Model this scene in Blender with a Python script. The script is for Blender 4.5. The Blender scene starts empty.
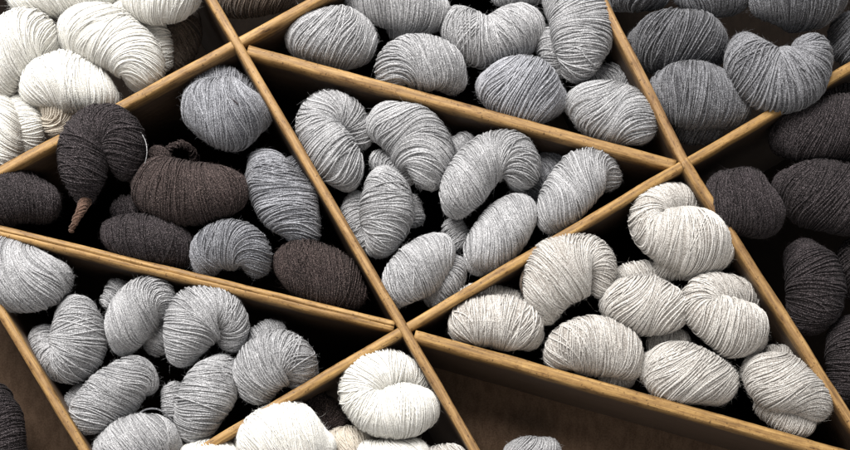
import bpy, math, random
import numpy as np

# ------------------------------------------------------------------ basics
# One unit of the drawing grid is one millimetre on the front plane of the
# shelf; the grid is 850 wide and 450 high.  X right, Y away, Z up.
S = 0.001
W2, H2 = 425.0, 225.0
CAMX, CAMY = 395.0, 610.0       # where the camera stands, on the same grid
DIST = 1350.0                   # camera distance from the front plane (mm)
BASEZ = 1.35                    # height of the middle of the frame above the floor
rng = np.random.default_rng(7)
random.seed(7)

sc = bpy.context.scene
col = sc.collection

def place(px, py, d=0.0):
    """grid point seen on the front plane -> world position at depth d (mm)."""
    k = (DIST + d) / DIST
    x = CAMX + (px - CAMX) * k
    y = CAMY + (py - CAMY) * k
    return np.array([(x - W2) * S, d * S, (H2 - y) * S + BASEZ])

def scale_at(d):
    return (DIST + d) / DIST * S

# ------------------------------------------------------------------ materials
def new_mat(name):
    m = bpy.data.materials.new(name)
    m.use_nodes = True
    nt = m.node_tree
    for n in list(nt.nodes):
        nt.nodes.remove(n)
    out = nt.nodes.new('ShaderNodeOutputMaterial')
    b = nt.nodes.new('ShaderNodeBsdfPrincipled')
    nt.links.new(b.outputs[0], out.inputs[0])
    return m, nt, b

def node(nt, typ, **kw):
    n = nt.nodes.new(typ)
    for k, v in kw.items():
        setattr(n, k, v)
    return n

def ramp(nt, stops):
    r = nt.nodes.new('ShaderNodeValToRGB')
    els = r.color_ramp.elements
    while len(els) < len(stops):
        els.new(0.5)
    for e, (p, c) in zip(els, stops):
        e.position = p
        e.color = (*c, 1)
    return r

def wool(name, dark, mid, light, fleck, fleck_amt=0.35, sheen=0.25, contrast=1.0):
    """heathered wool: strand tone, long streaks, fine flecks of other fibres."""
    m, nt, b = new_mat(name)
    L = nt.links.new
    at = node(nt, 'ShaderNodeAttribute', attribute_name='tone')
    tc = node(nt, 'ShaderNodeTexCoord')
    n1 = node(nt, 'ShaderNodeTexNoise'); n1.inputs['Scale'].default_value = 1100; n1.inputs['Detail'].default_value = 1; n1.inputs['Roughness'].default_value = 0.8
    n2 = node(nt, 'ShaderNodeTexNoise'); n2.inputs['Scale'].default_value = 45; n2.inputs['Detail'].default_value = 2
    L(tc.outputs['Object'], n1.inputs['Vector']); L(tc.outputs['Object'], n2.inputs['Vector'])
    a1 = node(nt, 'ShaderNodeMath', operation='MULTIPLY_ADD'); a1.inputs[1].default_value = 2.6 * contrast; a1.inputs[2].default_value = -1.3 * contrast
    L(n1.outputs['Fac'], a1.inputs[0])
    a2 = node(nt, 'ShaderNodeMath', operation='MULTIPLY_ADD'); a2.inputs[1].default_value = 0.5; a2.inputs[2].default_value = -0.25
    L(n2.outputs['Fac'], a2.inputs[0])
    s1 = node(nt, 'ShaderNodeMath', operation='ADD'); L(at.outputs['Fac'], s1.inputs[0]); L(a1.outputs[0], s1.inputs[1])
    s2 = node(nt, 'ShaderNodeMath', operation='ADD'); L(s1.outputs[0], s2.inputs[0]); L(a2.outputs[0], s2.inputs[1])
    r = ramp(nt, [(0.0, dark), (0.5, mid), (1.0, light)])
    L(s2.outputs[0], r.inputs['Fac'])
    # flecks
    n3 = node(nt, 'ShaderNodeTexNoise'); n3.inputs['Scale'].default_value = 1300; n3.inputs['Detail'].default_value = 1
    L(tc.outputs['Object'], n3.inputs['Vector'])
    fr = ramp(nt, [(0.555, (0, 0, 0)), (0.66, (1, 1, 1))])
    L(n3.outputs['Fac'], fr.inputs['Fac'])
    fm = node(nt, 'ShaderNodeMath', operation='MULTIPLY'); fm.inputs[1].default_value = fleck_amt
    L(fr.outputs[0], fm.inputs[0])
    mx = node(nt, 'ShaderNodeMix', data_type='RGBA')
    L(fm.outputs[0], mx.inputs['Factor']); L(r.outputs[0], mx.inputs['A']); mx.inputs['B'].default_value = (*fleck, 1)
    L(mx.outputs['Result'], b.inputs['Base Color'])
    b.inputs['Roughness'].default_value = 0.85
    b.inputs['Specular IOR Level'].default_value = 0.12
    b.inputs['Sheen Weight'].default_value = sheen
    b.inputs['Sheen Roughness'].default_value = 0.5
    bp = node(nt, 'ShaderNodeBump'); bp.inputs['Strength'].default_value = 0.9; bp.inputs['Distance'].default_value = 0.001
    L(n1.outputs['Fac'], bp.inputs['Height']); L(bp.outputs[0], b.inputs['Normal'])
    return m

M = {
 'white': wool('white_wool', (0.62, 0.605, 0.555), (0.80, 0.79, 0.745), (0.91, 0.905, 0.875), (0.78, 0.74, 0.66), 0.15, 0.2),
 'ecru':  wool('ecru_wool', (0.42, 0.36, 0.29), (0.62, 0.56, 0.47), (0.76, 0.71, 0.62), (0.3, 0.22, 0.15), 0.3, 0.2),
 'cream': wool('oatmeal_wool', (0.23, 0.205, 0.182), (0.59, 0.567, 0.53), (0.85, 0.83, 0.795), (0.14, 0.10, 0.07), 0.5, 0.2),
 'grey':  wool('silver_wool', (0.13, 0.13, 0.134), (0.40, 0.402, 0.412), (0.72, 0.72, 0.73), (0.055, 0.053, 0.055), 0.62, 0.2),
 'steel': wool('steel_wool', (0.06, 0.062, 0.072), (0.225, 0.23, 0.25), (0.55, 0.56, 0.60), (0.025, 0.025, 0.03), 0.62, 0.2),
 'slate': wool('slate_wool', (0.019, 0.019, 0.022), (0.108, 0.109, 0.119), (0.40, 0.405, 0.43), (0.012, 0.012, 0.014), 0.5, 0.2),
 'black': wool('charcoal_wool', (0.004, 0.0033, 0.0037), (0.0090, 0.0072, 0.0076), (0.048, 0.040, 0.043), (0.34, 0.29, 0.30), 0.42, 0.03, 1.6),
 'brown': wool('brown_wool', (0.005, 0.0036, 0.0036), (0.0140, 0.0095, 0.0090), (0.068, 0.050, 0.047), (0.36, 0.28, 0.26), 0.45, 0.03, 1.6),
 'taupe': wool('taupe_wool', (0.02, 0.014, 0.010), (0.075, 0.055, 0.042), (0.17, 0.13, 0.10), (0.25, 0.2, 0.16), 0.4, 0.12),
 'tan':   wool('tan_wool', (0.05, 0.03, 0.022), (0.12, 0.07, 0.05), (0.24, 0.15, 0.11), (0.05, 0.03, 0.02), 0.4, 0.1),
}

def wood_mat(name, seed, stain_shade=1.0, hue=1.0):
    m, nt, b = new_mat(name)
    L = nt.links.new
    tc = node(nt, 'ShaderNodeTexCoord')
    mp = node(nt, 'ShaderNodeMapping'); mp.inputs['Scale'].default_value = (14, 330, 330); mp.inputs['Location'].default_value = (seed * 3.1, seed, 0)
    L(tc.outputs['Object'], mp.inputs['Vector'])
    n1 = node(nt, 'ShaderNodeTexNoise'); n1.inputs['Scale'].default_value = 1.0; n1.inputs['Detail'].default_value = 5; n1.inputs['Roughness'].default_value = 0.65; n1.inputs['Distortion'].default_value = 0.4
    L(mp.outputs[0], n1.inputs['Vector'])
    edge = ramp(nt, [(0.22, (0.10 * hue, 0.053 * hue, 0.020)), (0.43, (0.24 * hue, 0.138 * hue, 0.050)), (0.58, (0.375 * hue, 0.225 * hue, 0.080)), (0.76, (0.52 * hue, 0.35 * hue, 0.16))])
    L(n1.outputs['Fac'], edge.inputs['Fac'])
    # dents, stains and dirt along the worn edge
    n2 = node(nt, 'ShaderNodeTexNoise'); n2.inputs['Scale'].default_value = 90; n2.inputs['Detail'].default_value = 4; n2.inputs['Roughness'].default_value = 0.7
    mp2 = node(nt, 'ShaderNodeMapping'); mp2.inputs['Scale'].default_value = (0.55, 1.6, 1.6); mp2.inputs['Location'].default_value = (seed, seed * 2, 0)
    L(tc.outputs['Object'], mp2.inputs['Vector']); L(mp2.outputs[0], n2.inputs['Vector'])
    dr = ramp(nt, [(0.28, (0.25, 0.19, 0.15)), (0.41, (0.80, 0.76, 0.72)), (0.55, (1, 1, 1)), (0.75, (1.12, 1.1, 1.05))])
    L(n2.outputs['Fac'], dr.inputs['Fac'])
    mul = node(nt, 'ShaderNodeMix', data_type='RGBA', blend_type='MULTIPLY'); mul.inputs['Factor'].default_value = 1
    L(edge.outputs[0], mul.inputs['A']); L(dr.outputs[0], mul.inputs['B'])
    # dark pin specks
    n4 = node(nt, 'ShaderNodeTexNoise'); n4.inputs['Scale'].default_value = 420; n4.inputs['Detail'].default_value = 1
    L(tc.outputs['Object'], n4.inputs['Vector'])
    pr = ramp(nt, [(0.28, (0.25, 0.2, 0.17)), (0.36, (1, 1, 1))])
    L(n4.outputs['Fac'], pr.inputs['Fac'])
    mul2 = node(nt, 'ShaderNodeMix', data_type='RGBA', blend_type='MULTIPLY'); mul2.inputs['Factor'].default_value = 0.8
    L(mul.outputs['Result'], mul2.inputs['A']); L(pr.outputs[0], mul2.inputs['B'])
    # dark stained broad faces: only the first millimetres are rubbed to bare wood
    side = ramp(nt, [(0.3, (0.15 * stain_shade, 0.098 * stain_shade, 0.066 * stain_shade)), (0.7, (0.25 * stain_shade, 0.165 * stain_shade, 0.110 * stain_shade))])
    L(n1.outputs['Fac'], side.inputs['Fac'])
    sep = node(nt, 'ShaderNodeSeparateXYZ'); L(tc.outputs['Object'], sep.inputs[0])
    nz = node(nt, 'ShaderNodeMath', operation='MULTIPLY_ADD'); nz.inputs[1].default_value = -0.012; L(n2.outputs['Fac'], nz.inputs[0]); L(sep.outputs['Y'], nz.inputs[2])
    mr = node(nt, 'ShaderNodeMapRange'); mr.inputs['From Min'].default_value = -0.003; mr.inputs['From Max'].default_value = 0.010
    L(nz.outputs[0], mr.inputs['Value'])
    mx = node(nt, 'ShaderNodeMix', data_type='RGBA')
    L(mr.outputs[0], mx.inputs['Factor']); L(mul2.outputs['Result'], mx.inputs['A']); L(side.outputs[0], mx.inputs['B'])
    L(mx.outputs['Result'], b.inputs['Base Color'])
    b.inputs['Roughness'].default_value = 0.55
    b.inputs['Specular IOR Level'].default_value = 0.35
    bp = node(nt, 'ShaderNodeBump'); bp.inputs['Strength'].default_value = 0.55; bp.inputs['Distance'].default_value = 0.001
    ad = node(nt, 'ShaderNodeMath', operation='ADD'); L(n1.outputs['Fac'], ad.inputs[0]); L(n2.outputs['Fac'], ad.inputs[1])
    L(ad.outputs[0], bp.inputs['Height']); L(bp.outputs[0], b.inputs['Normal'])
    return m

def panel_mat(k):
    m, nt, b = new_mat('panel_baked_light')
    L = nt.links.new
    tc = node(nt, 'ShaderNodeTexCoord')
    mp = node(nt, 'ShaderNodeMapping'); mp.inputs['Scale'].default_value = (130, 20, 60)
    L(tc.outputs['Object'], mp.inputs['Vector'])
    n1 = node(nt, 'ShaderNodeTexNoise'); n1.inputs['Scale'].default_value = 1; n1.inputs['Detail'].default_value = 5
    L(mp.outputs[0], n1.inputs['Vector'])
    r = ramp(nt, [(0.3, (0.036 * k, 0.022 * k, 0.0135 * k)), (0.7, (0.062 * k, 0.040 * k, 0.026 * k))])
    n2 = node(nt, 'ShaderNodeTexNoise'); n2.inputs['Scale'].default_value = 520; n2.inputs['Detail'].default_value = 3; n2.inputs['Roughness'].default_value = 0.8
    L(tc.outputs['Object'], n2.inputs['Vector'])
    av = node(nt, 'ShaderNodeMath', operation='MULTIPLY_ADD'); av.inputs[1].default_value = 1.5; av.inputs[2].default_value = -0.75
    L(n2.outputs['Fac'], av.inputs[0])
    sm = node(nt, 'ShaderNodeMath', operation='ADD'); L(av.outputs[0], sm.inputs[0]); L(n1.outputs['Fac'], sm.inputs[1])
    L(sm.outputs[0], r.inputs['Fac']); L(r.outputs[0], b.inputs['Base Color'])
    b.inputs['Roughness'].default_value = 0.9; b.inputs['Specular IOR Level'].default_value = 0.1
    return m

# ------------------------------------------------------------------ mesh helper
def make_mesh(name, verts, quads, tris, mats, tone=None, mat_idx=None, smooth=True):
    me = bpy.data.meshes.new(name)
    nv = len(verts)
    quads = np.asarray(quads, dtype=np.int32).reshape(-1, 4)
    tris = np.asarray(tris, dtype=np.int32).reshape(-1, 3)
    nq, ntr = len(quads), len(tris)
    me.vertices.add(nv)
    me.vertices.foreach_set('co', np.asarray(verts, dtype=np.float32).ravel())
    me.loops.add(nq * 4 + ntr * 3)
    me.loops.foreach_set('vertex_index', np.concatenate([quads.ravel(), tris.ravel()]).astype(np.int32))
    me.polygons.add(nq + ntr)
    me.polygons.foreach_set('loop_start', np.concatenate([np.arange(nq) * 4, nq * 4 + np.arange(ntr) * 3]).astype(np.int32))
    me.polygons.foreach_set('use_smooth', np.full(nq + ntr, smooth, dtype=bool))
    if mat_idx is not None:
        me.polygons.foreach_set('material_index', np.asarray(mat_idx, dtype=np.int32))
    me.update(calc_edges=True)
    for m in mats:
        me.materials.append(m)
    if tone is not None:
        a = me.attributes.new('tone', 'FLOAT', 'POINT')
        a.data.foreach_set('value', np.asarray(tone, dtype=np.float32))
    return me

def link(name, me, parent=None, loc=(0, 0, 0)):
    o = bpy.data.objects.new(name, me)
    col.objects.link(o)
    o.location = loc
    if parent is not None:
        o.parent = parent
    return o

class Acc:
    """collects pieces of ONE mesh"""
    def __init__(self):
        self.v, self.q, self.t, self.tone, self.n = [], [], [], [], 0
    def add(self, v, q=None, t=None, tone=0.5):
        v = np.asarray(v).reshape(-1, 3)
        if q is not None and len(q): self.q.append(np.asarray(q).reshape(-1, 4) + self.n)
        if t is not None and len(t): self.t.append(np.asarray(t).reshape(-1, 3) + self.n)
        self.v.append(v)
        self.tone.append(np.broadcast_to(np.asarray(tone, dtype=float), (len(v),)))
        self.n += len(v)
    def get(self):
        z4, z3 = np.zeros((0, 4), int), np.zeros((0, 3), int)
        return (np.concatenate(self.v), np.concatenate(self.q) if self.q else z4,
                np.concatenate(self.t) if self.t else z3, np.concatenate(self.tone))

def catmull(P, n):
    """smooth curve through the rows of P, n samples, even arc length in xyz"""
    P = np.asarray(P, float)
    Q = np.vstack([2 * P[0] - P[1], P, 2 * P[-1] - P[-2]])
    out = []
    for i in range(len(P) - 1):
        p0, p1, p2, p3 = Q[i], Q[i + 1], Q[i + 2], Q[i + 3]
        t = np.linspace(0, 1, 40, endpoint=False)[:, None]
        out.append(0.5 * ((2 * p1) + (-p0 + p2) * t + (2 * p0 - 5 * p1 + 4 * p2 - p3) * t**2 + (-p0 + 3 * p1 - 3 * p2 + p3) * t**3))
    out.append(P[-1:])
    C = np.vstack(out)
    d = np.r_[0, np.cumsum(np.linalg.norm(np.diff(C[:, :3], axis=0), axis=1))]
    u = np.linspace(0, d[-1], n)
    return np.stack([np.interp(u, d, C[:, k]) for k in range(C.shape[1])], axis=1), d[-1]

def frames(C):
    T = np.gradient(C, axis=0)
    T /= np.linalg.norm(T, axis=1)[:, None] + 1e-12
    N = np.zeros_like(T)
    ref = np.array([0, -1.0, 0])
    n = ref - T[0] * (ref @ T[0])
    if np.linalg.norm(n) < 0.1:
        n = np.array([0, 0, 1.0]) - T[0] * T[0][2]
    N[0] = n / np.linalg.norm(n)
    for i in range(1, len(T)):
        n = N[i - 1] - T[i] * (N[i - 1] @ T[i])
        N[i] = n / (np.linalg.norm(n) + 1e-12)
    B = np.cross(T, N)
    return T, N, B

def smooth_noise(n, amp, k, r):
    """periodic low frequency noise of n samples"""
    th = np.linspace(0, 2 * np.pi, n, endpoint=False)
    out = np.zeros(n)
    for f in range(1, k + 1):
        out += r.normal() / f * np.sin(f * th + r.uniform(0, 6.28))
    return amp * out

def strand_mesh(acc, path, rad, tone, sides=4):
    """tube along path (K,3); open ends"""
    K = len(path)
    T = np.gradient(path, axis=0); T /= np.linalg.norm(T, axis=1)[:, None] + 1e-12
    up = np.array([0.31, 0.83, 0.46])
    A = np.cross(T, up); A /= np.linalg.norm(A, axis=1)[:, None] + 1e-9
    Bv = np.cross(T, A)
    ang = np.arange(sides) / sides * 2 * np.pi
    V = path[:, None, :] + rad * (np.cos(ang)[None, :, None] * A[:, None, :] + np.sin(ang)[None, :, None] * Bv[:, None, :])
    i = np.arange(K - 1)[:, None]; j = np.arange(sides)[None, :]; j2 = (j + 1) % sides
    q = np.stack([i * sides + j, i * sides + j2, (i + 1) * sides + j2, (i + 1) * sides + j], axis=-1).reshape(-1, 4)
    acc.add(V, q, None, tone)

def fatten(pts):
    """close the inside of a bend to a crease, keep its outer outline"""
    p = np.array(pts, float)
    if len(p) < 4: return [tuple(q) for q in p]
    # curvature centre side, from neighbours
    for it in range(1):
        q = p.copy()
        for i in range(1, len(p) - 1):
            mid = 0.5 * (p[i - 1, :2] + p[i + 1, :2])
            v = mid - p[i, :2]; dist = np.linalg.norm(v)
            if dist < 1.5: continue
            a = min(1.0, dist / (0.35 * p[i, 2])) * 0.11 * p[i, 2]
            q[i, :2] += v / dist * a
            q[i, 2] += a
        p = q
    return [tuple(q) for q in p]

def yarn_tube(acc, pts, d0, r, spacing=1.22, thick=0.74, shear=None, tone0=0.5, fuzz=1.0, messy=1.0):
    """one fat bundle of the hank: a core, two layers of wound strands and a halo of hairs"""
    pts = fatten(pts)
    P = np.array([[*place(x, y, d + d0), rr * 1.03 * scale_at(d + d0)] for (x, y, rr, d) in pts])
    P[0, 3] *= 1.18; P[-1, 3] *= 1.18
    P[0, 1] += 4 * S; P[-1, 1] += 4 * S
    NS = 90
    C, length = catmull(P, NS)
    X, R = C[:, :3], C[:, 3]
    s = np.linspace(0, length, NS)
    re0, re1 = R[0], R[-1]
    # rounded ends
    X = np.vstack([X[0] - (X[1] - X[0]) / np.linalg.norm(X[1] - X[0]) * re0 * 0.75, X, X[-1] + (X[-1] - X[-2]) / np.linalg.norm(X[-1] - X[-2]) * re1 * 0.75])
    s = np.r_[-re0 * 0.75, s, length + re1 * 0.75]; s = s - s[0]; tot = s[-1]
    R = np.r_[re0, R, re1]
    u = np.linspace(0, tot, NS)
    X = np.stack([np.interp(u, s, X[:, k]) for k in range(3)], axis=1)
    R = np.interp(u, s, R)
    # soften
    for _ in range(3):
        X[1:-1] = 0.25 * X[:-2] + 0.5 * X[1:-1] + 0.25 * X[2:]
        R[1:-1] = 0.25 * R[:-2] + 0.5 * R[1:-1] + 0.25 * R[2:]
    c0 = re0 * 1.0; c1 = re1 * 1.0
    f0 = np.sqrt(np.clip(1 - (1 - np.clip(u / c0, 0, 1))**2, 0, 1))
    f1 = np.sqrt(np.clip(1 - (1 - np.clip((tot - u) / c1, 0, 1))**2, 0, 1))
    R = R * f0 * f1
    T, N, B = frames(X)
    if shear is None:
        shear = r.uniform(0.15, 0.6) * r.choice((-1, 1))
    Rm = R.max()
    ph = r.uniform(0, 6.28, 4)
    wv = r.uniform(0.6, 1.4, 2) * 2 * np.pi / tot
    def lump(uu, th):
        """soft squash and bulge of the bundle"""
        return 1 + 0.055 * np.cos(2 * th + ph[0] + wv[0] * uu) + 0.030 * np.sin(3 * th + ph[1] - wv[1] * uu) + 0.025 * np.sin(2 * wv[0] * uu + ph[2])

    def surf(uu, th, lift=0.0):
        """points at spine length uu, angle th"""
        out = np.zeros((len(uu), 3))
        Rr = np.interp(uu, u, R) * lump(uu, th) + lift
        for k in range(3):
            out[:, k] = (np.interp(uu, u, X[:, k]) + Rr * (np.cos(th) * np.interp(uu, u, N[:, k]) + np.sin(th) * np.interp(uu, u, B[:, k])))
        return out

    # core
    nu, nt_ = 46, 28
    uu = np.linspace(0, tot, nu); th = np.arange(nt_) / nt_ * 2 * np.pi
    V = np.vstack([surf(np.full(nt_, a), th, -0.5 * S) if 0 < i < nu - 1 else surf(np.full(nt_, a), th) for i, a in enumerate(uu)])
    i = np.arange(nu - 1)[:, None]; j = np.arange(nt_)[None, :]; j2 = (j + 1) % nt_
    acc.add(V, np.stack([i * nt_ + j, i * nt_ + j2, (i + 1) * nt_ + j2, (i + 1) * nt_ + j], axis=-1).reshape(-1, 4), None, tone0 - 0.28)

    # strands
    K = 34
    thb = np.linspace(0, 2 * np.pi, K)
    clump = 0.0
    for layer, (sp, lift, jit) in enumerate(((spacing, 0.0, 0.35), (spacing * 2.0, 0.5 * S, 1.3))):
        pos = -0.15 * Rm
        sp_m = sp * S
        k = 0
        while pos < tot + 0.15 * Rm:
            if k % r.integers(4, 9) == 0:
                clump = r.normal() * 0.13 * messy
                ctone = r.normal() * 0.05
                cl_lift = r.normal() * 0.35 * S
                if r.random() < 0.35: pos += 0.7 * S      # a gap between two lays
            k += 1
            sh = shear + clump + r.normal() * 0.04 * messy
            wob = smooth_noise(K, jit * S * messy, 3, r)
            wob[-1] = wob[0]
            uv = pos + sh * Rm * np.sin(thb) + wob
            pos += sp_m * r.uniform(0.75, 1.3)
            ok = (uv > -0.4 * Rm) & (uv < tot + 0.4 * Rm)
            if uv.max() < 1 * S or uv.min() > tot - 1 * S: continue
            lf = lift + cl_lift + r.normal() * 0.25 * S + smooth_noise(K, 0.22 * S, 3, r)
            lf[-1] = lf[0]
            pth = surf(np.clip(uv, 0, tot), thb, lf)
            # keep runs that are on the cell-facing or side surface
            cx = np.stack([np.interp(np.clip(uv, 0, tot), u, X[:, q]) for q in range(3)], axis=1)
            nrm = pth - cx; nrm /= np.linalg.norm(nrm, axis=1)[:, None] + 1e-9
            ok &= nrm[:, 1] < 0.85
            # rotate so that a run does not straddle the seam when possible
            idx = np.flatnonzero(ok)
            runs = np.split(idx, np.flatnonzero(np.diff(idx) > 1) + 1)
            tn = tone0 + ctone + r.normal() * 0.085 + (0.05 if layer else 0)
            rd = thick * S * r.uniform(0.82, 1.18)
            for run in runs:
                if len(run) < 4: continue
                strand_mesh(acc, pth[run], rd, tn)

    # halo of loose fibres
    nh = int(8500 * fuzz * (tot / (0.11)) * (Rm / 0.025))
    uu = r.uniform(0.02 * tot, 0.98 * tot, nh); th = r.uniform(0, 2 * np.pi, nh)
    base = surf(uu, th, 0.5 * S)
    cx = np.stack([np.interp(uu, u, X[:, q]) for q in range(3)], axis=1)
    nrm = base - cx; nrm /= np.linalg.norm(nrm, axis=1)[:, None] + 1e-9
    keep = (nrm[:, 1] < 0.35) & (np.interp(uu, u, R) > 3 * S)
    base, nrm = base[keep], nrm[keep]; nh = len(base)
    rv = r.normal(size=(nh, 3))
    d = rv - nrm * np.sum(rv * nrm, axis=1)[:, None]
    d /= np.linalg.norm(d, axis=1)[:, None] + 1e-9
    out = np.abs(r.normal(0.06, 0.17, nh))[:, None]
    ln = (r.gamma(1.5, 1.15, nh) * S)[:, None]
    p1 = base + d * ln * 0.5 + nrm * ln * out * 0.5
    d2 = d + r.normal(size=(nh, 3)) * 0.8
    p2 = p1 + d2 * ln * 0.5 + nrm * ln * (out - 0.15) * 0.5
    view = np.array([0, -1.0, -0.2])
    w = np.cross(p2 - base, view); w /= np.linalg.norm(w, axis=1)[:, None] + 1e-9
    hw = (r.uniform(0.03, 0.06, nh) * S)[:, None]
    V = np.stack([base - w * hw, base + w * hw, p1 + w * hw * 0.9, p1 - w * hw * 0.9, p2], axis=1).reshape(-1, 3)
    o = (np.arange(nh) * 5)[:, None]
    q = o + np.array([[0, 1, 2, 3]]); t = o + np.array([[3, 2, 4]])
    acc.add(V, q, t, np.repeat(tone0 + r.uniform(0.0, 0.35, nh), 5))  # raised fibre tone puts a halo glow into the colour

SEED = [100]
def skein(label, group, mat, pts, extra=(), d0=24, shear=None, tone=0.5, fuzz=1.0, thick=0.72, spacing=1.16, messy=1.0):
    if mat == 'white': thick, spacing, messy, fuzz = 0.66, 0.95, 0.8, 1.25
    SEED[0] += 1
    r = np.random.default_rng(SEED[0])
    acc = Acc()
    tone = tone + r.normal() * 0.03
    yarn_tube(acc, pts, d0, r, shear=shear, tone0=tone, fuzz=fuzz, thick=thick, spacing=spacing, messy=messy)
    for e in extra:
        yarn_tube(acc, e, d0, r, shear=r.uniform(-0.3, 0.3), tone0=tone - 0.06, fuzz=fuzz, thick=thick, spacing=spacing, messy=messy)
    mid = max(pts[1:-1] or pts, key=lambda q: q[2])
    if d0 < 40 and len(pts) > 3:      # the rest of the hank, running back into the cell
        rb = mid[2] * 0.60
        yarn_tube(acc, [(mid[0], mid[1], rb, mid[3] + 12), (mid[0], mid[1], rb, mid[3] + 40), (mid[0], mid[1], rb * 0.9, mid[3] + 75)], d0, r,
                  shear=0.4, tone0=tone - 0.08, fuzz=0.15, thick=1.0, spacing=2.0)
    v, q, t, tn = acc.get()
    c = place(mid[0], mid[1], d0 + mid[3])
    me = make_mesh('yarn_skein', v - c, q, t, [M[mat]], tn)
    o = link('yarn_skein', me, None, c)
    o['label'] = label
    o['category'] = 'yarn skein'
    o['group'] = group
    return o

def thread(parent, name, pts, mat, rad=0.8, d0=0, label=None, r0=None):
    """a loose end or tie: thin tapered tube, a part of its skein"""
    P = np.array([[*place(x, y, d + d0), (p[0] if p else rad) * S] for (x, y, d, *p) in pts])
    C, _ = catmull(P, 30)
    acc = Acc()
    X, R = C[:, :3], C[:, 3]
    T, N, B = frames(X)
    ns = 8
    ang = np.arange(ns) / ns * 2 * np.pi
    V = X[:, None, :] + R[:, None, None] * (np.cos(ang)[None, :, None] * N[:, None, :] + np.sin(ang)[None, :, None] * B[:, None, :])
    i = np.arange(29)[:, None]; j = np.arange(ns)[None, :]; j2 = (j + 1) % ns
    q = np.stack([i * ns + j, i * ns + j2, (i + 1) * ns + j2, (i + 1) * ns + j], axis=-1).reshape(-1, 4)
    acc.add(V, q, None, 0.55)
    v, q, t, tn = acc.get()
    loc = np.array(parent.location)
    me = make_mesh(name, v - loc, q, t, [M[mat]], tn)
    o = link(name, me, parent)
    if label: o['label'] = label
    return o

def yarn_part(parent, name, pts, mat, d0, label=None, tone=0.55):
    """a small wound piece of yarn that is a part of its skein"""
    SEED[0] += 1
    acc = Acc()
    yarn_tube(acc, pts, d0, np.random.default_rng(SEED[0]), shear=0.9, tone0=tone, thick=0.7, spacing=1.3)
    v, q, t, tn = acc.get()
    me = make_mesh(name, v - np.array(parent.location), q, t, [M[mat]], tn)
    o = link(name, me, parent)
    if label: o['label'] = label
    return o

# ------------------------------------------------------------------ the shelf
DEPTH = 300.0
shelf = bpy.data.objects.new('display_shelf', None)
col.objects.link(shelf)
shelf.location = (0, DEPTH * S * 0.5, BASEZ - 0.32)
shelf['label'] = 'wooden display shelf of slanting boards crossing into triangular and diamond yarn cells'
shelf['category'] = 'shelf'

def board(p0, p1, thick, front, seed, groove=False, label=None, stain_shade=0.22, hue=1.0):
    """a long board standing edge-on to the viewer; local x along it, y back"""
    a = place(*p0); b = place(*p1)
    d = b - a; Lm = np.linalg.norm(d)
    ang = math.atan2(-d[2], d[0])
    n = max(12, int(Lm / 0.004))
    xs = np.linspace(0, Lm, n)
    h = thick * S / 2
    # cross-section (y, z), starting at the back, rounded worn front corners
    prof = [(DEPTH * S, -h), (0.030, -h), (0.010, -h), (0.0040, -h * 0.985), (0.0014, -h * 0.86), (0.0003, -h * 0.6), (0, -h * 0.25)]
    if groove:
        prof += [(0.0002, -h * 0.10), (0.0022, -h * 0.02), (0.0022, h * 0.06), (0.0002, h * 0.14)]
    prof += [(0, h * 0.3), (0.0003, h * 0.62), (0.0014, h * 0.86), (0.0040, h * 0.985), (0.010, h), (0.030, h), (DEPTH * S, h)]
    prof = np.array(prof); m = len(prof)
    r = np.random.default_rng(seed)
    def wavy(k, amp):
        o = np.zeros(n)
        for f in range(1, k):
            o += r.normal() / f**0.6 * np.sin(xs * f * 9 + r.uniform(0, 6.3))
        return o * amp
    wob = wavy(14, 0.00022)
    V = np.zeros((n, m, 3))
    V[:, :, 0] = xs[:, None]
    for k in range(m):
        fr = prof[k, 0] < 0.006
        V[:, k, 1] = prof[k, 0] + (wavy(16, 0.00013) + r.normal(0, 0.00006, n) if fr else 0) 
        V[:, k, 2] = prof[k, 1] + wob + (wavy(16, 0.00010) + r.normal(0, 0.00005, n) if fr else 0)
    i = np.arange(n - 1)[:, None]; j = np.arange(m - 1)[None, :]
    q = np.stack([i * m + j, (i + 1) * m + j, (i + 1) * m + j + 1, i * m + j + 1], axis=-1).reshape(-1, 4)
    # back and end caps
    qb = np.stack([np.arange(n - 1) * m, np.arange(n - 1) * m + m - 1, (np.arange(n - 1) + 1) * m + m - 1, (np.arange(n - 1) + 1) * m], axis=-1)
    caps = []
    for row in (0, n - 1):
        c = row * m
        for k in range(1, m - 1):
            t_ = [c, c + k, c + k + 1]
            caps.append(t_ if row == 0 else t_[::-1])
    me = make_mesh('board', V.reshape(-1, 3), np.vstack([q, qb]), caps, [wood_mat('worn_wood', seed * 1.7, stain_shade, hue)])
    o = link('board', me, shelf)
    o.rotation_euler = (0, ang, 0)
    o.location = (a[0] - shelf.location[0], front * S - shelf.location[1], a[2] - shelf.location[2])
    if label: o['label'] = label
    return o

TH = 10.0
board((-70, 209), (640, -178), TH, 0.0, 3, stain_shade=0.3)                      # upper left rising board
board((96, -198), (497, 488), TH, -2.2, 5, hue=0.92)                    # long falling board, left
board((247.5, 49), (676, 164), 11.4, 1.0, 7, hue=0.96, label='board across the upper middle, chipped at its right end')
board((503, -196), (687, 167), TH, -2.2, 9, hue=0.86)
board((683.5, 160), (880, 466), TH, -2.6, 11, hue=0.95)
board((1050, -52), (165, 470), TH, 0.0, 13, hue=1.06)                     # long rising board, centre
board((-70, 213), (394, 326), 12, 1.0, 15, groove=True, label='board at the lower left with a dark seam along its front edge')
board((414.5, 335), (905, 471), 12.6, 1.0, 17, stain_shade=0.32, hue=1.04, label='board at the lower right above the nearly empty cell')  # lighter sides: light entering the empty cell, put into the colour
board((-45, 236), (105, 485), TH, -1.0, 19, stain_shade=0.6)  # lighter sides again paint in light on the lower face

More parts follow.
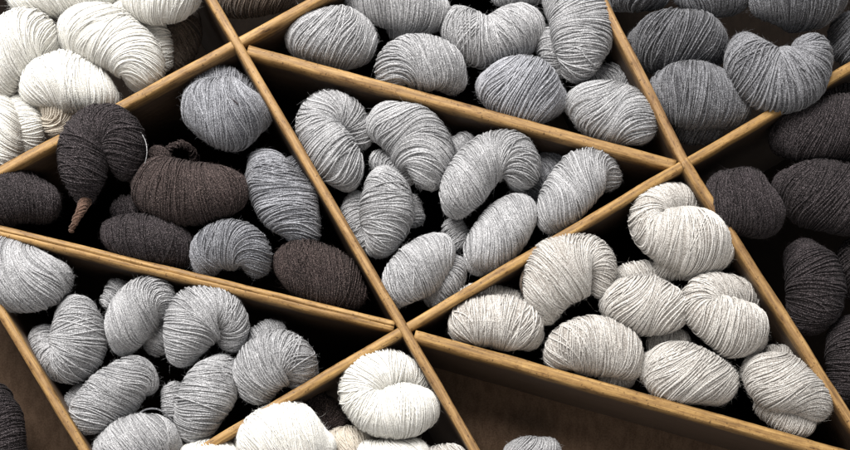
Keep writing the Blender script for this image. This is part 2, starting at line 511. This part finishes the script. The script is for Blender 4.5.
# back panel
def panel(poly, d, k):
    """flat backing board, 10 mm thick, its face d mm behind the front plane"""
    n = len(poly)
    P = [((x - W2) * S, 0.0, (H2 - y) * S) for x, y in poly]
    V = np.array(P + [(x, 0.010, z) for x, _, z in P])
    t = []
    for base, flip in ((0, False), (n, True)):
        for q in range(1, n - 1):
            f = [base, base + q, base + q + 1]
            t.append(f[::-1] if flip else f)
    q = [(e, n + e, n + (e + 1) % n, (e + 1) % n) for e in range(n)]
    me = make_mesh('back_panel', V, q, t, [panel_mat(k)], smooth=False)
    return link('back_panel', me, shelf, (0, d * S - shelf.location[1], BASEZ - shelf.location[2]))
panel([(-330, -230), (1180, -230), (1180, 780), (-330, 780)], DEPTH - 1, 0.13)  # near-black level paints in the shade behind the filled cells
# added panels: light inside the two nearly empty cells, painted as lighter brown
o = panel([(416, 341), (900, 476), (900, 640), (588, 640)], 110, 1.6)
o['label'] = 'added panel painted lit brown, behind the nearly empty lower right cell'
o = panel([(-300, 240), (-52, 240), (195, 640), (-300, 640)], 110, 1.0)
o['label'] = 'added panel painted lit brown, in the lower left corner'

# ------------------------------------------------------------------ the skeins
G1 = 'white skeins in the upper left cell'
W = 'white'
skein('upper white skein cut by the left edge of the photo', G1, W, [(-12,80,24,10),(8,54,28,0),(30,36,24,0),(46,44,15,10)], d0=22)
skein('largest white skein, leaning down to the right against the upper left board', G1, W, [(74,30,18,10),(93,32,26,0),(122,44,27,0),(143,64,22,2),(140,80,12,14)], [[(108,12,11,26),(140,20,12,28),(158,44,13,28),(164,62,8,32)]], d0=16)
skein('white arched skein with a cream shadowed fold below, resting on the upper left board', G1, W, [(31,90,12,10),(45,83,21,0),(68,79,24,0),(91,89,22,0),(106,98,12,10)], d0=20)
skein('white skein at the left edge, lowest in the top left cell', G1, W, [(-12,102,16,4),(-4,128,24,0),(-2,158,18,6)], [[(16,108,14,12),(27,128,16,12),(26,144,11,18)]], d0=26)
skein('white skein cut by the top edge, above the two largest white skeins', G1, W, [(22,-8,18,4),(45,-10,25,0),(78,-12,26,0),(100,-9,16,6)], d0=26)
skein('white skein at the top edge, rightmost of the white ones, beside the dark brown skein', G1, W, [(134,-6,14,4),(150,-5,27,0),(172,-4,24,0),(188,-8,14,6)], d0=14)
skein('cream fold of a skein poking out underneath the arched white skein', G1, 'ecru', [(48,104,12,0),(60,112,19,0),(60,124,15,4)], d0=38)
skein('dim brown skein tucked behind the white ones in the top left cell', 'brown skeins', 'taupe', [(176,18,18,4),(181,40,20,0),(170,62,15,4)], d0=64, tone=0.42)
skein('taupe brown skein cut by the top edge above the board crossing', 'brown skeins', 'taupe', [(220,1,9,8),(240,-1,15,0),(272,-4,15,2),(290,-12,14,8)], d0=40)

G2 = 'silver skeins in the top middle cell'
G = 'grey'
skein('oval silver skein in the left corner of the top middle cell', G2, G, [(300,36,15,8),(315,38,25,0),(341,40,26,0),(358,38,20,6)], [[(308,17,13,22),(335,13,14,24),(362,22,12,26)]], d0=26)
skein('silver skein cut by the top edge, second from the left in the top middle cell', G2, G, [(362,-6,19,6),(385,0,22,0),(415,4,23,0),(435,12,16,4)], [[(398,26,12,16),(420,30,13,14)]], d0=26)
skein('silver skein arched over a crease at its lower right, resting on the upper middle board', G2, G, [(390,80,12,6),(396,66,19,0),(419,60,21,0),(444,66,20,0),(455,80,12,8)], d0=18)
skein('wide silver skein folded in a shallow V in the top middle cell', G2, G, [(455,20,13,10),(466,34,21,0),(487,45,22,0),(514,34,24,0),(530,24,15,8)], d0=28)
skein('silver skein standing upright with level strands, rightmost along the top edge of its cell', G2, G, [(566,-14,20,6),(578,6,27,0),(583,32,29,0),(580,58,22,0),(574,70,11,8)], [[(548,38,11,16),(553,54,13,16),(562,68,9,20)]], d0=16, shear=0.05)
skein('oval silver skein lying flat on the upper middle board under the V folded one', G2, 'steel', [(492,86,15,8),(505,90,26,0),(535,94,27,0),(551,98,16,8)], d0=24, tone=0.62)
skein('silver skein in the right corner of the top middle cell, coil above it', G2, G, [(578,102,13,8),(592,108,22,0),(617,114,27,0),(637,122,22,0),(644,130,11,8)], [[(598,84,13,22),(615,79,14,22),(630,90,12,24)]], d0=20)
skein('small silver end of a skein at the top edge of the top middle cell', G2, G, [(500,-10,10,4),(518,-9,14,0),(538,-10,10,4)], d0=34)

G3 = 'slate skeins in the upper right cell'
D = 'slate'
skein('slate end of a skein at the top edge beside the long falling board', G3, D, [(615,-10,14,4),(635,-12,21,0),(658,-14,16,4)], d0=40)
skein('slate end of a skein at the top edge, middle of the top right cell', G3, D, [(685,-12,14,4),(708,-12,24,0),(735,-12,20,4)], d0=36)
skein('large slate skein cut by the top edge at the right of the top right cell', G3, D, [(766,-4,18,4),(792,-7,33,0),(820,-4,28,2),(834,-2,14,8)], d0=22)
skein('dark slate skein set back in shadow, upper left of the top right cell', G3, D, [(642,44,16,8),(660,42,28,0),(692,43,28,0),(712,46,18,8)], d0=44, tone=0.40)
skein('slate skein with a dim coil under it, low in the top right cell', G3, D, [(664,90,16,8),(680,92,26,0),(710,98,27,0),(734,106,19,4)], [[(688,122,15,20),(712,125,15,20)]], d0=22, tone=0.60)
skein('slate skein folded in a heart shape, overlapping the board at the right', G3, D, [(743,46,13,10),(748,64,21,0),(770,84,25,0),(798,78,28,0),(813,57,18,2),(804,47,10,14)], d0=4, tone=0.68)
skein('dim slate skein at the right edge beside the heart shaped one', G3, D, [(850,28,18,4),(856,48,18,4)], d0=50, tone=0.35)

G4 = 'charcoal skeins in the right hand cell'
K = 'black'
skein('wide charcoal skein at the right edge just below the long board', G4, K, [(784,138,15,8),(802,132,26,0),(834,128,30,0),(862,125,26,0)], [[(806,106,13,20),(832,100,15,20),(858,104,14,20)]], d0=28, tone=0.55)
skein('round charcoal skein beside the end of the board crossing, leftmost in the right hand cell', G4, K, [(724,190,18,8),(738,200,29,0),(758,212,25,0),(768,222,14,8)], d0=10, tone=0.52)
skein('charcoal skein at the right edge, second below the long board', G4, K, [(788,186,16,8),(805,192,27,0),(835,198,32,0),(862,206,26,0)], d0=28, tone=0.50)
skein('charcoal skein standing upright with level strands, low in the right hand cell', G4, K, [(803,254,16,8),(813,272,25,0),(817,298,26,0),(811,318,17,8)], d0=34, shear=0.0, tone=0.52)
skein('charcoal skein cut by the right edge, lowest in the right hand cell', G4, K, [(850,330,16,8),(856,355,28,0),(852,385,20,0)], d0=34, shear=0.0, tone=0.46)
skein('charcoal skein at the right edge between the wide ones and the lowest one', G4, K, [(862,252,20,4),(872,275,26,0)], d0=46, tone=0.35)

G5 = 'skeins in the left middle cell'
t = skein('steel grey skein at the top of the left middle cell, under the board crossing', G5, 'steel', [(197,98,14,8),(208,108,26,0),(236,117,31,0),(257,112,16,6)], [[(204,88,14,12),(226,84,16,14),(248,94,12,18)]], d0=14)
thread(t, 'tie_thread', [(211,91,-12),(220,94,-22),(230,98,-26),(238,104,-27)], 'black', rad=0.8, d0=4)
skein('steel grey skein slanting down beside the long falling board', G5, 'steel', [(262,162,13,8),(270,180,22,0),(290,208,27,0),(303,230,18,4),(304,240,10,10)], [[(292,166,11,18),(308,190,11,22)]], d0=22)
t = skein('charcoal skein bent into an arch with a tan tail, overlapping the upper left board', G5, K, [(84,197,8,4),(83,176,22,0),(81,150,22,0),(92,130,20,0),(113,128,20,2),(126,147,19,6),(127,166,14,16)], d0=-2, tone=0.58, fuzz=1.3)
yarn_part(t, 'twisted_tail', [(85,198,5,2),(81,210,3.8,0),(76,220,2.6,1),(70,230,1.4,4)], 'tan', d0=-4, label='dull tan twisted tail of the arched skein')
thread(t, 'tie_thread', [(138,128,0),(145,140,-2),(147,152,-2),(145,164,4)], 'grey', rad=0.38, d0=-4, label='pale thread beside the arched skein')
t = skein('reddish brown skein lying level in the middle of the left cell', G5, 'brown', [(148,180,17,8),(162,190,26,0),(195,195,29,0),(222,193,24,0),(236,188,13,10)], [[(150,168,9,14),(160,156,10,20)]], d0=14, shear=0.1, tone=0.60)
yarn_part(t, 'loose_coil', [(164,156,3,30),(170,148,2.2,28),(181,144,2.2,28),(191,149,2.2,34),(195,160,3,44)], 'brown', 18)
skein('charcoal skein with a violet cast, lying on the lower left board', G5, K, [(113,232,13,8),(130,238,22,0),(160,244,23,0),(182,250,15,8)], [[(118,210,9,12),(132,207,11,14)]], d0=18, tone=0.55)
skein('small blue grey arched skein on the lower left board between dark skeins', G5, 'steel', [(205,264,13,4),(211,250,19,0),(234,242,20,0),(253,250,17,2),(258,266,11,8)], d0=18, tone=0.45)
skein('brown skein lying along the lower left board in the right corner of the cell', G5, 'brown', [(289,262,16,8),(305,268,25,0),(332,280,26,0),(353,295,14,4)], d0=24, tone=0.46)
skein('charcoal skein cut by the left edge below the upper left board', G5, K, [(-14,196,24,0),(16,196,26,0),(44,203,18,6)], d0=24, tone=0.48)

G6 = 'silver skeins in the lower left cell'
skein('silver skein cut by the left edge just below the lower left board', G6, G, [(-15,266,28,0),(14,279,31,0),(40,281,29,0),(58,277,15,6)], [[(2,250,13,12),(32,250,13,16)]], d0=16)
skein('silver skein curled into a C against the short board at the left', G6, G, [(72,309,13,8),(79,322,22,0),(79,347,23,0),(66,365,19,2),(50,356,14,8),(43,336,12,12)], d0=22, shear=0.0)
skein('silver skein bent over to the right, just right of the C shaped one', G6, G, [(122,345,11,6),(126,327,22,0),(138,305,23,0),(155,296,18,2),(165,311,10,8)], [[(110,302,9,18),(118,288,10,20)],[(163,330,11,20),(154,345,11,22)]], d0=20)
skein('silver skein bent like a comma, highest on the right under the lower left board', G6, G, [(180,355,12,4),(186,339,21,0),(197,315,25,0),(220,306,19,0),(235,322,14,4),(230,342,10,12)], d0=16)
t = skein('silver skein crossed by a loose strand, resting on the long rising board', G6, G, [(256,390,15,4),(259,370,24,0),(276,354,25,0),(295,358,20,2),(302,376,14,8)], [[(256,340,11,16),(276,332,12,18)]], d0=16)
thread(t, 'tie_thread', [(238,374,2),(252,372,-10),(272,366,-12),(290,361,-6)], 'grey', rad=1.0, d0=5)
skein('silver skein standing on the long rising board, under the comma shaped one', G6, G, [(223,366,12,6),(214,384,23,0),(200,410,24,0),(192,429,15,4)], [[(174,390,10,18),(175,412,11,18)]], d0=18)
skein('silver skein slanting up to the right, below the C shaped one', G6, G, [(80,422,11,4),(91,412,21,0),(117,391,24,0),(137,375,17,2),(146,382,11,12)], [[(72,404,9,18),(84,392,9,18)]], d0=20)
t = skein('silver skein cut by the bottom edge in the lower left cell', G6, G, [(108,450,16,4),(130,444,27,0),(154,440,24,0),(169,447,13,6)], d0=14)
thread(t, 'tie_thread', [(138,414,8),(148,409,2),(160,410,0),(170,418,2),(175,430,8)], 'slate', rad=0.9, d0=6)

skein('charcoal skein in the bottom left corner beyond the short left board', 'charcoal skeins in the corners', K, [(-8,398,16,8),(-2,425,24,0),(-4,455,24,0)], d0=40, tone=0.50)

G7 = 'white skeins in the bottom cell'
skein('white skein coiled on itself with its crease in the middle, below the lower board crossing', G7, W, [(422,384,9,18),(404,370,14,8),(376,370,19,0),(359,391,19,0),(375,412,23,0),(404,412,26,0),(424,408,17,4)], d0=14, shear=0.1)
skein('white skein cut by the bottom edge, resting under the long rising board', G7, W, [(248,444,14,6),(263,440,29,0),(294,440,33,0),(321,447,16,6)], d0=14)
skein('white end of a skein at the bottom edge, left of the other white ones', G7, W, [(190,460,14,4),(210,461,22,0),(232,462,14,4)], d0=16)
skein('cream skein peeping up behind the coiled white one at the bottom edge', G7, 'ecru', [(334,444,13,4),(350,446,18,0),(368,452,14,4)], d0=44, tone=0.7)
skein('white skein at the bottom edge directly below the coiled one', G7, W, [(368,458,14,4),(392,460,20,0),(416,460,17,4)], d0=20)
skein('pale skein barely showing at the bottom edge beside the long falling board', G7, 'cream', [(430,464,14,4),(448,464,18,0),(462,466,12,4)], d0=22)
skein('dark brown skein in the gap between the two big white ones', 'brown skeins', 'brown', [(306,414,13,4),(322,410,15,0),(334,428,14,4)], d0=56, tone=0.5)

G8 = 'silver skeins in the centre cell'
skein('silver skein at the upper left of the centre cell, beside the board crossing', G8, G, [(362,140,9,20),(352,117,14,12),(330,109,16,2),(316,124,19,0),(328,148,25,0),(344,170,19,0),(348,180,10,8)], d0=16, shear=0.15)
skein('large silver skein second from the left in the top row of the centre cell', G8, G, [(376,124,11,6),(389,124,21,0),(412,134,26,0),(430,156,24,0),(430,176,15,2)], [[(378,160,9,16),(394,165,9,14),(408,177,8,16)]], d0=20)
skein('silver skein standing upright against the long falling board, with small coils at both sides', G8, G, [(385,176,11,6),(386,191,22,0),(388,216,25,0),(383,236,19,0),(377,247,10,8)], [[(356,200,10,16),(356,220,13,14),(366,240,12,14)],[(410,202,9,22),(414,218,9,24)]], d0=18, shear=0.0)
skein('silver skein arched like a saddle in the middle of the centre cell', G8, G, [(455,207,11,6),(460,193,21,0),(473,171,24,0),(490,155,21,4),(511,155,21,4),(522,171,17,6),(519,182,9,14)], [[(452,152,9,20),(466,142,10,22)]], d0=12)
skein('silver skein slanting upright on the long rising board under the saddle shaped one', G8, G, [(476,263,11,4),(484,252,20,0),(501,235,24,0),(517,213,19,2),(520,205,9,10)], [[(453,226,10,22),(459,241,10,24)]], d0=22)
skein('silver skein lowest in the centre cell, in the corner of the lower crossing', G8, G, [(395,295,12,4),(402,284,21,0),(421,267,25,0),(438,251,18,2),(441,244,9,10)], [[(455,265,11,14),(450,284,13,14),(433,297,10,18)]], d0=14)
skein('silver skein at the right of the centre cell, leaning on the long rising board', G8, G, [(550,222,11,4),(556,210,19,0),(571,191,23,0),(586,170,22,0),(600,164,13,4),(611,181,9,14)], d0=16)
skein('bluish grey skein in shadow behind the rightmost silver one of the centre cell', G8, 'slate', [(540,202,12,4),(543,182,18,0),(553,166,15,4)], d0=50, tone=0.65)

G9 = 'oatmeal skeins in the right middle cell'
Q = 'cream'
skein('oatmeal skein with an upper coil folded behind it, in the top corner of its cell', G9, Q, [(695,205,9,18),(673,198,13,8),(651,207,16,2),(647,226,18,0),(668,237,27,0),(698,242,29,0),(719,250,17,4)], [[(664,264,11,14),(688,268,11,16),(706,269,9,18)]], d0=10, shear=0.2)
t = skein('large oatmeal skein bent over to the right, just below the long rising board', G9, Q, [(546,314,11,6),(548,293,24,0),(561,267,29,0),(587,253,18,0),(603,264,14,4),(602,288,10,12)], d0=10)
thread(t, 'loose_strand', [(534,262,10),(525,270,4),(521,284,4),(525,298,12)], 'taupe', rad=1.6, d0=8)
skein('oatmeal skein lying at the left corner of its cell where the boards meet', G9, Q, [(460,330,11,6),(469,321,21,0),(495,321,25,0),(521,327,21,0),(532,337,11,6)], [[(462,304,13,12),(485,299,14,14),(512,302,12,18)]], d0=18, shear=0.0)
skein('oatmeal skein lying on the lower right board, second from the left corner', G9, Q, [(557,356,13,6),(567,347,23,0),(594,343,25,0),(619,353,23,0),(631,366,13,6)], [[(610,376,12,14),(627,376,10,16)]], d0=18)
skein('oatmeal skein in the middle of its cell, left of the coiled one', G9, Q, [(613,304,13,6),(624,303,23,0),(649,306,26,0),(669,309,21,0),(679,306,11,8)], [[(624,278,11,16),(645,274,12,18),(661,278,10,20)]], d0=18)
skein('oatmeal skein coiled with its upper fold at the left, beside the right hand board', G9, Q, [(753,298,10,18),(733,290,13,8),(707,293,17,2),(700,308,18,0),(721,322,25,0),(743,332,25,0),(756,341,11,6)], d0=12, shear=0.2)
skein('oval oatmeal skein lying on the lower right board below the coiled one', G9, Q, [(653,368,15,8),(668,371,26,0),(698,377,28,0),(722,385,17,4)], [[(655,343,9,18),(682,341,10,20)]], d0=18)
skein('oatmeal skein in the right corner of its cell, with a second coil underneath', G9, Q, [(753,368,11,8),(766,375,23,0),(791,388,27,0),(815,404,17,2),(819,412,9,8)], [[(764,404,9,14),(785,418,13,8),(806,424,11,8)],[(772,356,10,16),(790,358,10,18)]], d0=12)

skein('lone silver skein at the bottom edge of the nearly empty cell', 'silver skeins in the lower right cell', G, [(514,454,11,8),(530,454,17,0),(549,452,13,4)], d0=70)


# ------------------------------------------------------------------ light
w = bpy.data.worlds.new('World'); sc.world = w; w.use_nodes = True
bg = w.node_tree.nodes['Background']
bg.inputs['Color'].default_value = (0.97, 0.98, 1.0, 1); bg.inputs['Strength'].default_value = 0.38

def area(name, loc, target, size, energy, color):
    l = bpy.data.lights.new(name, 'AREA'); l.shape = 'RECTANGLE'; l.size = size[0]; l.size_y = size[1]; l.energy = energy; l.color = color
    o = bpy.data.objects.new(name, l); col.objects.link(o)
    o.location = loc
    from mathutils import Vector
    o.rotation_euler = (Vector(target) - Vector(loc)).to_track_quat('-Z', 'Y').to_euler()
    return o
area('key_light', (-0.72, -1.85, BASEZ + 1.35), (-0.04, 0, BASEZ), (1.7, 1.3), 140, (1.0, 0.97, 0.94))  # broad key lamp from the upper left front, source unseen
area('underside_fill', (0.30, -1.30, BASEZ - 1.35), (0.08, 0, BASEZ - 0.15), (1.2, 0.8), 5, (1.0, 0.86, 0.72))  # added unseen fill lamp, brightens the board undersides from below

# ------------------------------------------------------------------ camera
cam = bpy.data.cameras.new('camera')
co = bpy.data.objects.new('camera', cam); col.objects.link(co)
cx = (CAMX - W2) * S; cz = (H2 - CAMY) * S + BASEZ
co.location = (cx, -DIST * S, cz)
co.rotation_euler = (math.radians(90), 0, 0)
cam.sensor_fit = 'HORIZONTAL'; cam.sensor_width = 36
cam.lens = 36 * DIST / 850.0
cam.shift_x = (W2 - CAMX) / 850.0
cam.shift_y = (CAMY - H2) / 850.0
cam.clip_end = 50
sc.camera = co
sc.view_settings.view_transform = 'Standard'
sc.view_settings.look = 'None'
sc.view_settings.exposure = 0
sc.render.resolution_x = 1024; sc.render.resolution_y = 542
